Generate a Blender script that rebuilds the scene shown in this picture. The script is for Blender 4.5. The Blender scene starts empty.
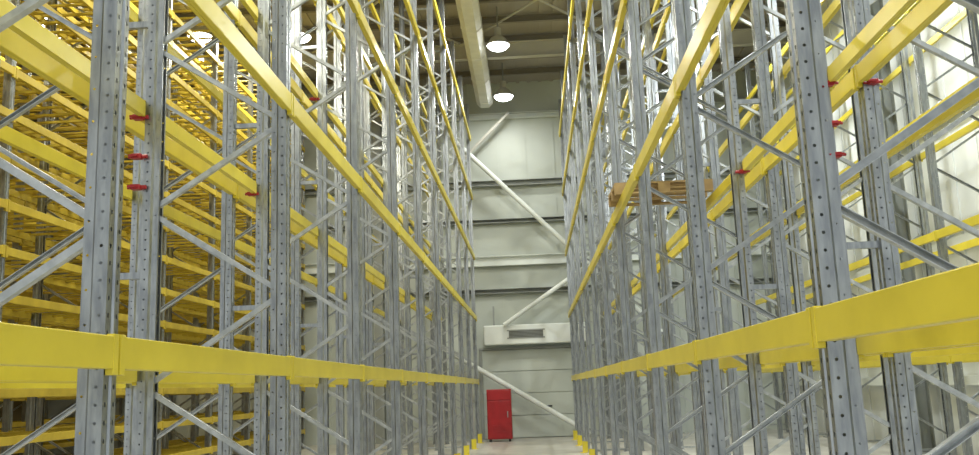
import bpy, bmesh, math, random
from mathutils import Vector, Matrix
random.seed(4)
S=bpy.context.scene
S.view_settings.view_transform='Standard'
C=S.collection
# ---------------------------------------------------------------- materials
def mat(name,col,rough=.5,metal=0.,noise=None,nscale=8.,bump=0.,emit=None,stretch=(1,1,1),spec=.5):
    m=bpy.data.materials.new(name);m.use_nodes=True
    nt=m.node_tree;b=nt.nodes['Principled BSDF']
    b.inputs['Base Color'].default_value=(*col,1)
    b.inputs['Roughness'].default_value=rough
    b.inputs['Metallic'].default_value=metal
    b.inputs['Specular IOR Level'].default_value=spec
    if emit:
        b.inputs['Emission Color'].default_value=(*emit[0],1)
        b.inputs['Emission Strength'].default_value=emit[1]
    if noise:
        tc=nt.nodes.new('ShaderNodeTexCoord');mp=nt.nodes.new('ShaderNodeMapping')
        mp.inputs['Scale'].default_value=stretch
        n=nt.nodes.new('ShaderNodeTexNoise');n.inputs['Scale'].default_value=nscale
        n.inputs['Detail'].default_value=5
        r=nt.nodes.new('ShaderNodeValToRGB')
        r.color_ramp.elements[0].position=.35;r.color_ramp.elements[1].position=.65
        r.color_ramp.elements[0].color=(*noise,1);r.color_ramp.elements[1].color=(*col,1)
        nt.links.new(tc.outputs['Object'],mp.inputs[0]);nt.links.new(mp.outputs[0],n.inputs[0])
        nt.links.new(n.outputs[0],r.inputs[0]);nt.links.new(r.outputs[0],b.inputs['Base Color'])
        if bump:
            bp=nt.nodes.new('ShaderNodeBump');bp.inputs['Strength'].default_value=bump
            nt.links.new(n.outputs[0],bp.inputs['Height']);nt.links.new(bp.outputs[0],b.inputs['Normal'])
    return m
M_galv=mat('galvanised',(.42,.445,.46),.28,.85,(.28,.30,.325),30,.03,stretch=(1,1,.2))
M_brace=mat('galvanised_brace',(.54,.565,.58),.33,.75,(.39,.415,.43),14)
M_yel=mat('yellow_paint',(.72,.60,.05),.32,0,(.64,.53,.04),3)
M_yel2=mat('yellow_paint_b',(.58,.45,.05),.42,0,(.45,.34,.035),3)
M_red=mat('red_plastic',(.36,.015,.02),.4)
M_cab=mat('red_enamel',(.34,.008,.012),.35,0,(.28,.006,.01),4)
M_floor=mat('concrete',(.52,.51,.46),.4,0,(.42,.41,.37),1.3,.03)
M_wall=mat('wall_panel',(.54,.58,.53),.5,0,(.46,.50,.455),.5)
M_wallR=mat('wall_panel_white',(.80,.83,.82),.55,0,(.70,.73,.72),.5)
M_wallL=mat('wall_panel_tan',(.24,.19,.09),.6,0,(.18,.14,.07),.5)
M_steel=mat('painted_steel',(.32,.34,.32),.5,0,(.27,.29,.28),2)
M_white=mat('white_steel',(.76,.80,.77),.45)
M_ceil=mat('roof_deck',(.42,.39,.34),.7,0,(.35,.32,.28),.6)
M_pur=mat('purlin',(.23,.21,.18),.6)
M_raft=mat('rafter',(.48,.47,.42),.5)
M_duct=mat('duct',(.72,.72,.68),.5,0.,(.64,.64,.60),3)
M_wood=mat('pallet_wood',(.40,.28,.12),.8,0,(.27,.18,.08),6,.2,stretch=(1,8,1))
M_dark=mat('dark',(.03,.03,.03),.6)
M_glow=mat('lamp_glow',(1,1,1),.5,emit=((.93,.97,1),14))
# ---------------------------------------------------------------- mesh builder
class MB:
    def __init__(s): s.v=[];s.f=[];s.mi=[];s.mats=[]
    def m(s,mt):
        if mt not in s.mats:s.mats.append(mt)
        return s.mats.index(mt)
    def add(s,vs,fs,mt):
        o=len(s.v);s.v+= [tuple(p) for p in vs];k=s.m(mt)
        for f in fs:s.f.append([i+o for i in f]);s.mi.append(k)
    def box(s,a,b,mt,ch=0):
        x0,y0,z0=a;x1,y1,z1=b
        if ch<=0:
            s.add([(x0,y0,z0),(x1,y0,z0),(x1,y1,z0),(x0,y1,z0),(x0,y0,z1),(x1,y0,z1),(x1,y1,z1),(x0,y1,z1)],
              [(0,3,2,1),(4,5,6,7),(0,1,5,4),(1,2,6,5),(2,3,7,6),(3,0,4,7)],mt)
        else:
            bm=bmesh.new();bmesh.ops.create_cube(bm,size=1)
            for v in bm.verts:v.co=Vector(((x0+x1)/2+v.co.x*(x1-x0),(y0+y1)/2+v.co.y*(y1-y0),(z0+z1)/2+v.co.z*(z1-z0)))
            bmesh.ops.bevel(bm,geom=bm.edges[:],offset=ch,segments=2,affect='EDGES',profile=.5)
            bm.verts.index_update()
            s.add([v.co[:] for v in bm.verts],[[v.index for v in f.verts] for f in bm.faces],mt);bm.free()
    def sweep(s,prof,p0,p1,up,mt,closed=True,cap=True):
        p0=Vector(p0);p1=Vector(p1);d=(p1-p0).normalized();up=Vector(up)
        r=d.cross(up).normalized();u=r.cross(d).normalized();n=len(prof)
        vs=[p0+r*a+u*b for a,b in prof]+[p1+r*a+u*b for a,b in prof]
        fs=[(i,(i+1)%n,(i+1)%n+n,i+n) for i in range(n if closed else n-1)]
        if closed and cap: fs+=[tuple(range(n-1,-1,-1)),tuple(range(n,2*n))]
        s.add(vs,fs,mt)
    def cyl(s,p0,p1,r,mt,n=14,r2=None):
        p0=Vector(p0);p1=Vector(p1);d=(p1-p0).normalized()
        up=Vector((0,0,1)) if abs(d.z)<.9 else Vector((1,0,0))
        a=d.cross(up).normalized();b=a.cross(d)
        if r2 is None:r2=r
        vs=[];
        for p,rr in((p0,r),(p1,r2)):
            for i in range(n):
                t=2*math.pi*i/n;vs.append(p+a*rr*math.cos(t)+b*rr*math.sin(t))
        s.add(vs,[(i,(i+1)%n,(i+1)%n+n,i+n) for i in range(n)]+[tuple(range(n-1,-1,-1)),tuple(range(n,2*n))],mt)
    def perf(s,o,u,w,H,pitch,r,mt,ry=None):
        ry=ry or r;o=Vector(o);u=Vector(u);zz=Vector((0,0,1));n=int(H/pitch)
        for k in range(n):
            cz=(k+.5)*pitch;c=o+u*(w/2)+zz*cz
            out=[(-w/2,-pitch/2),(0,-pitch/2),(w/2,-pitch/2),(w/2,0),(w/2,pitch/2),(0,pitch/2),(-w/2,pitch/2),(-w/2,0)]
            inn=[]
            for i in range(8):
                t=math.radians(225+45*i);inn.append((r*math.cos(t),ry*math.sin(t)))
            vs=[c+u*a+zz*b for a,b in out]+[c+u*a+zz*b for a,b in inn]
            s.add(vs,[(i,(i+1)%8,(i+1)%8+8,i+8) for i in range(8)],mt)
        s.add([o+zz*n*pitch,o+u*w+zz*n*pitch,o+u*w+zz*H,o+zz*H],[(0,1,2,3)],mt)
    def quad(s,a,b,c,d,mt): s.add([a,b,c,d],[(0,1,2,3)],mt)
    def mesh(s,name):
        me=bpy.data.meshes.new(name);me.from_pydata(s.v,[],s.f)
        for mt in s.mats:me.materials.append(mt)
        me.polygons.foreach_set('material_index',s.mi);me.update();return me
def obj(name,me,loc=(0,0,0),parent=None,rot=(0,0,0),sc=1):
    if isinstance(me,MB):me=me.mesh(name)
    o=bpy.data.objects.new(name,me);C.objects.link(o);o.location=loc;o.rotation_euler=rot;o.scale=(sc,sc,sc)
    if parent:o.parent=parent
    return o
def empty(name,loc=(0,0,0)):
    o=bpy.data.objects.new(name,None);C.objects.link(o);o.location=loc;o.empty_display_size=.2;return o
# ---------------------------------------------------------------- racking parts
H=11.1;D=1.1;BAY=2.8
def upright(mb,x0,sx):
    W=.06
    mb.perf((x0,-W,0),(0,1,0),.043,H,.075,.0075,M_galv,.012)
    mb.perf((x0,W-.043,0),(0,1,0),.043,H,.075,.0075,M_galv,.012)
    g=.011*sx
    for a,b,xa,xb in((-W+.043,-W+.048,0,g),(-W+.048,W-.048,g,g),(W-.048,W-.043,g,0)):
        mb.quad((x0+xa,a,0),(x0+xb,b,0),(x0+xb,b,H),(x0+xa,a,H),M_galv)
    for y in(-W,W):
        mb.perf((x0,y,0),(sx,0,0),.062,H,.075,.0075,M_galv)
        x1=x0+.062*sx;x2=x0+.076*sx;x3=x0+.119*sx;yi=y*.76
        mb.quad((x1,y,0),(x2,yi,0),(x2,yi,H),(x1,y,H),M_galv)
        mb.perf((x2,yi,0),(sx,0,0),.043,H,.15,.006,M_galv)
        mb.quad((x3,yi,0),(x3,yi*.5,0),(x3,yi*.5,H),(x3,yi,H),M_galv)
    mb.box((x0-.02 if sx>0 else x0-.14,-.09,0),(x0+.14 if sx>0 else x0+.02,.09,.012),M_galv)
    for yy in(-.075,.075):
        mb.cyl((x0+.06*sx,yy,.01),(x0+.06*sx,yy,.04),.012,M_galv,6)
def frame_mesh():
    mb=MB();upright(mb,0,1);upright(mb,D,-1)
    ch=[(-.018,-.02),(.018,-.02),(.018,.02),(.014,.02),(.014,-.016),(-.014,-.016),(-.014,.02),(-.018,.02)]
    xa=.08;xb=D-.08
    def br(p,q):
        mb.sweep(ch,p,q,(0,-1,0),M_brace)
        for e in(p,q): mb.cyl((e[0],-.044,e[2]),(e[0],.044,e[2]),.009,M_galv,6)
    br((xa,0,.25),(xb,0,.25));br((xa,0,H-.25),(xb,0,H-.25))
    z=.5;i=0
    while z+.62<H-.3:
        p,q=((xb,0,z),(xa,0,z+.60)) if i%2==0 else ((xa,0,z),(xb,0,z+.60))
        br(p,q);z+=.66;i+=1
    return mb.mesh('upright_frame')
FR=frame_mesh()
def one_beam(mb,zc,xs,sgn,my,h=.14):
    L=BAY/2-.01;x0,x1=(xs-.037,xs-.003) if sgn<0 else (xs+.003,xs+.037)
    mb.box((x0,-L+.006,zc-h/2),(x1,L-.006,zc+h/2),my,.005)
    xi0,xi1=(x1,x1+.022) if sgn<0 else (x0-.022,x0)
    mb.box((xi0,-L+.09,zc-h/2),(xi1,L-.09,zc+h/2-.03),my)
    for s in(-1,1):
        ya,yb=sorted((s*L,s*(L-.045)))
        xo0,xo1=(x0-.003,x1) if sgn<0 else (x0,x1+.003)
        mb.box((xo0,ya,zc-.095),(xo1,yb,zc+.078),my,.003)
def beams_mesh(levels,my,h=.14,deck=False):
    mb=MB()
    for z in levels:
        one_beam(mb,z,0,-1,my,h);one_beam(mb,z,D,1,my,h)
        if deck:
            for k in range(7):
                y=-BAY/2+.2+k*.39
                mb.box((.0,y,z+h/2-.03),(D,y+.06,z+h/2+.005),my)
    return mb.mesh('load_beams')
LV=[1.905,3.91,5.9,7.9,9.9]
BM=beams_mesh(LV,M_yel)
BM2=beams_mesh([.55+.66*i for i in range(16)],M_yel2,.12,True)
def lock_mesh():
    mb=MB()
    mb.box((-.02,-.03,-.018),(.05,.03,.018),M_red,.006)
    mb.cyl((.05,0,0),(.085,0,0),.014,M_red,10)
    mb.cyl((-.05,.01,0),(-.02,.01,0),.01,M_red,8)
    mb.box((-.03,-.045,-.007),(.03,.045,.007),M_red)
    return mb.mesh('beam_lock')
LK=lock_mesh()
def guard_mesh():
    mb=MB()
    pr=[(-.10,0),(-.10,.13),(-.092,.13),(-.092,.008),(.092,.008),(.092,.13),(.10,.13),(.10,0)]
    mb.sweep([(a,b) for a,b in pr],(0,0,.01),(0,0,.28),(1,0,0),M_yel)
    mb.box((-.06,-.12,0),(.10,.12,.01),M_yel)
    return mb.mesh('post_guard')
GD=guard_mesh()
def rack(x_left,y0,n,bm,name='pallet_rack',guard=0,nf0=-1,flip=False):
    e=empty(name,(x_left,y0,0))
    for k in range(nf0,n):
        obj('upright_frame_%d'%(k+2),FR,(D if flip else 0,k*BAY,0),e,(0,0,math.pi if flip else 0))
        if k<n-1: obj('load_beams_%d'%(k+2),bm,(0,(k+.5)*BAY,0),e)
        if guard:
            if guard>0: obj('post_guard_%d'%(k+2),GD,(D+.07,k*BAY,0),e,(0,0,math.pi))
            else: obj('post_guard_%d'%(k+2),GD,(-.07,k*BAY,0),e)
    return e
yL=3.8;yR=3.83
rA=rack(-2.905,yL,10,BM,guard=1,flip=True)
rB=rack(-4.265,yL,10,BM)
rC=rack(1.2,yR,10,BM,guard=-1)
rD=rack(2.55,yR,10,BM,flip=True)
rE=rack(6.75,yR,10,BM)
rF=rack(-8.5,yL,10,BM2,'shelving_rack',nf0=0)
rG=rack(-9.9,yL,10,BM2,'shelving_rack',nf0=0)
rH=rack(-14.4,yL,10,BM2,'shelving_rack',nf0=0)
for e,g in((rB,.26),(rC,.25)):
    mb=MB()
    for k in range(0,10):
        for z in(2.6,4.6,6.6,8.6):
            mb.box((D-.0,k*BAY-.02,z),(D+g,k*BAY+.02,z+.05),M_galv)
            mb.box((D-.004,k*BAY-.05,z-.04),(D+.004,k*BAY+.05,z+.09),M_galv)
    obj('row_spacers',mb,(0,0,0),e)
i=0
for e,xx,fl in((rA,-.06,False),(rC,D+.0,True)):
    for k,zz in((1,(3.29,3.53,3.84)),(2,(3.84,)),(3,(5.82,))):
        for z in zz:
            i+=1;obj('beam_lock_%d'%i,LK,(xx,k*BAY-.08,z),e,(0,0,math.pi if fl else 0),1.1)
for e in (rB,rD):
    for k in(0,1):
        for j,z in enumerate((3.84,5.84)):
            i+=1;obj('beam_lock_%d'%i,LK,(0.05,k*BAY-.075,z),e)
# ---------------------------------------------------------------- pallets
def pallet_mesh():
    mb=MB();L=1.2;W=.8
    for y in(0,.35,.7):
        mb.box((0,y,0),(L,y+.1,.022),M_wood)
        for x in(0,.53,1.055): mb.box((x,y,.022),(x+.145,y+.1,.1),M_wood)
    for x in(0,.53,1.055): mb.box((x,0,.1),(x+.145,W,.122),M_wood)
    for y,w in((0,.145),(.165,.1),(.33,.145),(.53,.1),(.655,.145)):
        mb.box((0,y,.122),(L,y+w,.144),M_wood)
    return mb.mesh('wooden_pallet')
PL=pallet_mesh()
zt=LV[1]+.071
obj('wooden_pallet',PL,(1.09,10.88,zt),None,(0,0,.02))
for (x,y,z) in((-2.88,13.0,0),(-2.86,13.02,.145),(-4.3,10.2,0),(-4.3,15.9,0)):
    obj('wooden_pallet',PL,(x,y,z))
# ---------------------------------------------------------------- building
XL,XR,Y0,Y1,HC=-17.,8.6,-4.,31.,12.5
mb=MB();mb.box((XL,Y0,-.1),(XR,Y1,0),M_floor);obj('floor',mb)
mb=MB()
mb.box((XL,Y0,HC),(XR,Y1+.2,HC+.1),M_ceil)
x=XL
while x<XR:
    mb.box((x,Y0,HC-.05),(x+.12,Y1,HC),M_ceil);x+=.4
obj('ceiling',mb)
mb=MB();mb.box((XL,Y1,0),(XR,Y1+.2,HC),M_wall)
x=XL
while x<XR: mb.box((x,Y1-.025,0),(x+.05,Y1,HC),M_wall);x+=1.0
obj('wall_back',mb)
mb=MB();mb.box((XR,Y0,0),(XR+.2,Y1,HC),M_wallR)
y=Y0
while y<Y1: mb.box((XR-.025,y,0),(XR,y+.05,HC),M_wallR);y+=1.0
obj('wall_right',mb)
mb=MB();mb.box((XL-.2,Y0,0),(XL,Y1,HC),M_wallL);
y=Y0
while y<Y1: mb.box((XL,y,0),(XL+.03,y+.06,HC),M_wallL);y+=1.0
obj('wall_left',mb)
def zgirt(mb,p,q,h,d,m): 
    pr=[(-d/2,-h/2),(d/2,-h/2),(d/2,-h/2+.02),(-d/2+.02,-h/2+.02),(-d/2+.02,h/2-.02),(d/2,h/2-.02),(d/2,h/2),(-d/2,h/2)]
    mb.sweep(pr,p,q,(0,0,1),m)
for i,(z,h,m) in enumerate(((11.2,.2,M_white),(8.75,.2,M_steel),(7.4,.14,M_steel),(6.0,.34,M_white),(4.95,.16,M_steel))):
    mb=MB();zgirt(mb,(XL,Y1-.14,z),(XR,Y1-.14,z),h,.2,m);obj('trim_%d'%(i+1),mb)
for i,z in enumerate((1.5,4.2,6.8,9.4)):
    mb=MB();zgirt(mb,(XR-.12,Y0,z),(XR-.12,Y1-.3,z),.18,.18,M_white);obj('trim_%d'%(i+6),mb)
def ibeam(w,h): return [(-w/2,-h/2),(w/2,-h/2),(w/2,-h/2+.02),(.01,-h/2+.02),(.01,h/2-.02),(w/2,h/2-.02),(w/2,h/2),(-w/2,h/2),(-w/2,h/2-.02),(-.01,h/2-.02),(-.01,-h/2+.02),(-w/2,-h/2+.02)]
def icol(name,x,y,along='x'):
    mb=MB()
    mb.sweep(ibeam(.3,.3),(0,0,0),(0,0,HC-.05),(0,1,0) if along=='x' else (1,0,0),M_steel)
    mb.box((-.22,-.22,0),(.22,.22,.03),M_steel)
    obj(name,mb,(x,y,0))
for x in(-12.5,-5.2,4.6): icol('steel_column',x,Y1-.42)
for y in(2,8,14,20,26): icol('steel_column',XR-.4,y,'y')
mb=MB();YB=Y1-.68
def tube(a,b,r=.07,m=M_white): mb.cyl((a[0],YB,a[1]),(b[0],YB,b[1]),r,m,12)
tube((-4.3,12.15),(4.4,3.2),.085)
tube((-2.6,9.1),(-.5,11.15),.055,M_raft)
tube((-.95,3.75),(4.4,7.25),.075)
tube((-3.2,3.16),(1.75,.1),.085)
for a in((-4.2,12.05),(4.4,3.3),(4.4,7.25),(1.75,.12)): mb.box((a[0]-.15,YB-.01,a[1]-.12),(a[0]+.15,YB+.01,a[1]+.15),M_steel)
obj('wind_bracing',mb)
mb=MB();DX=-.25
mb.box((-1.6+DX,Y1-.16,0),(-1.5+DX,Y1-.03,3.0),M_steel,.01);mb.box((2.5,Y1-.16,0),(2.6,Y1-.03,3.0),M_steel,.01)
mb.box((-1.6+DX,Y1-.18,2.95),(2.6,Y1-.03,3.03),M_steel,.01)
z=0.02
while z<2.9: mb.box((-1.5+DX,Y1-.1,z),(2.5,Y1-.04,z+.72),M_wall,.008);z+=.735
mb.box((.3,Y1-.14,1.0),(.55,Y1-.1,1.05),M_dark)
obj('door_1',mb)
mb=MB()
mb.box((-1.35,-.33,-.33),(2.1,0,.33),M_white,.04)
mb.box((-.5,-.342,-.10),(.65,-.33,.12),M_steel)
for k in range(5): mb.box((-.5,-.355,-.09+k*.045),(.65,-.335,-.075+k*.045),M_dark)
mb.box((-.56,-.35,-.14),(.71,-.332,-.10),M_steel);mb.box((-.56,-.35,.12),(.71,-.332,.16),M_steel)
for xx in(-1.0,1.8): mb.box((xx-.03,-.05,.31),(xx+.03,.0,1.0),M_steel)
obj('air_curtain',mb,(-.3,Y1-.05-.2,3.43))
mb=MB()
mb.box((0,0,.08),(.78,.5,1.64),M_cab,.015)
mb.box((.03,-.015,.12),(.75,0,1.27),M_cab,.006);mb.box((.03,-.015,1.3),(.75,0,1.6),M_cab,.006)
for xx in(.04,.66):
    for yy in(.04,.4): mb.box((xx,yy,0),(xx+.06,yy+.06,.09),M_dark)
mb.box((.64,-.045,.75),(.67,-.01,.95),M_steel,.004)
for k in range(5): mb.box((.15,-.022,.3+k*.05),(.58,-.012,.315+k*.05),M_cab)
obj('red_cabinet',mb,(-1.56,29.2,0))
mb=MB();y=1.
while y<Y1:
    zgirt(mb,(XL,y,HC-.17),(XR,y,HC-.17),.2,.1,M_pur);y+=1.5
obj('roof_purlins',mb)
for y in(8,14,20,26.5):
    mb=MB()
    mb.sweep(ibeam(.22,.5),(XL,y,HC-.53),(XR,y,HC-.53),(0,0,1),M_raft);obj('roof_rafter',mb)
mb=MB()
for y in(14,20):
    for x in(-6.4,-1.8,2.8):
        mb.cyl((x,y,HC-.45),(x+4.6,y+6,HC-.45),.035,M_raft,8);mb.cyl((x+4.6,y,HC-.5),(x,y+6,HC-.5),.035,M_raft,8)
obj('roof_bracing',mb)
mb=MB();xd=-1.30
w,h=.28,.24
pr=[(-w,-h+.14),(-w+.14,-h),(w-.14,-h),(w,-h+.14),(w,h-.05),(w-.05,h),(-w+.05,h),(-w,h-.05)]
mb.sweep(pr,(xd,-3,11.5),(xd,30.0,11.5),(0,0,1),M_duct)
for k in range(16):
    mb.sweep([(a*1.05,b*1.05) for a,b in pr],(xd,-2+k*2.1,11.5),(xd,-1.96+k*2.1,11.5),(0,0,1),M_duct)
for k in range(11): mb.cyl((xd,-1.3+k*3,11.7),(xd,-1.3+k*3,12.45),.015,M_steel,6)
obj('ventilation_duct',mb)
# ---------------------------------------------------------------- lamps
def revolve(mb,pf,mt,n=28):
    vs=[];fs=[];m=len(pf)
    for i in range(n):
        t=2*math.pi*i/n
        for r,z in pf:vs.append((r*math.cos(t),r*math.sin(t),z))
    for i in range(n):
        for j in range(m-1):fs.append((i*m+j,i*m+j+1,((i+1)%n)*m+j+1,((i+1)%n)*m+j))
    mb.add(vs,fs,mt)
def lampmesh():
    mb=MB()
    mb.cyl((0,0,.55),(0,0,1.2),.02,M_steel,8)
    mb.cyl((0,0,.26),(0,0,.55),.10,M_raft,16)
    revolve(mb,[(.10,.30),(.20,.22),(.28,.10),(.32,.02),(.335,.02),(.29,.12),(.21,.24),(.10,.32)],M_raft)
    # bowed glass refractor
    revolve(mb,[(.31,.05),(.30,.0),(.26,-.05),(.19,-.09),(.10,-.112),(.001,-.12)],M_glow)
    return mb.mesh('high_bay_lamp')
LM=lampmesh()
def lamp(x,y,p,col):
    o=obj('high_bay_lamp',LM,(x,y,11.28))
    l=bpy.data.lights.new('bulb','AREA');l.shape='DISK';l.size=.55;l.energy=p;l.color=col
    b=bpy.data.objects.new('bulb',l);C.objects.link(b);b.parent=o;b.location=(0,0,-.13)
for y,p in((1,380),(7,350),(13,330),(19,290),(24.4,210),(29.0,95)): lamp(-.62,y,p,(1,1,.93))
for y in(2,9,16,23): 
    lamp(5.2,y,470,(.96,1,.98));lamp(-6.,y,360,(1,.94,.74))
for y in(6,14,21.2): lamp(-12.,y,280,(1,.86,.55))
lamp(-8.6,22.6,260,(1,.97,.88))
w=bpy.data.worlds.new('World');S.world=w;w.use_nodes=True
w.node_tree.nodes['Background'].inputs[0].default_value=(.92,.97,.97,1)
w.node_tree.nodes['Background'].inputs[1].default_value=.95
# ---------------------------------------------------------------- camera
cam=bpy.data.cameras.new('camera');co=bpy.data.objects.new('camera',cam);C.objects.link(co)
f=900.;cam.sensor_width=36;cam.lens=f/979*36;cam.clip_start=.05
a=(535.-489.5)/f;b=-(386-227.5)/f;r=.037
dy=Vector((a,b,-1)).normalized()
s_,c_=math.sin(r),math.cos(r);k=-s_*a+c_*b
dz=Vector((-s_,c_,k)).normalized();dx=dy.cross(dz)
R=Matrix((dx,dy,dz))
co.matrix_world=Matrix.Translation((0,0,1.7))@R.to_4x4()
S.camera=co
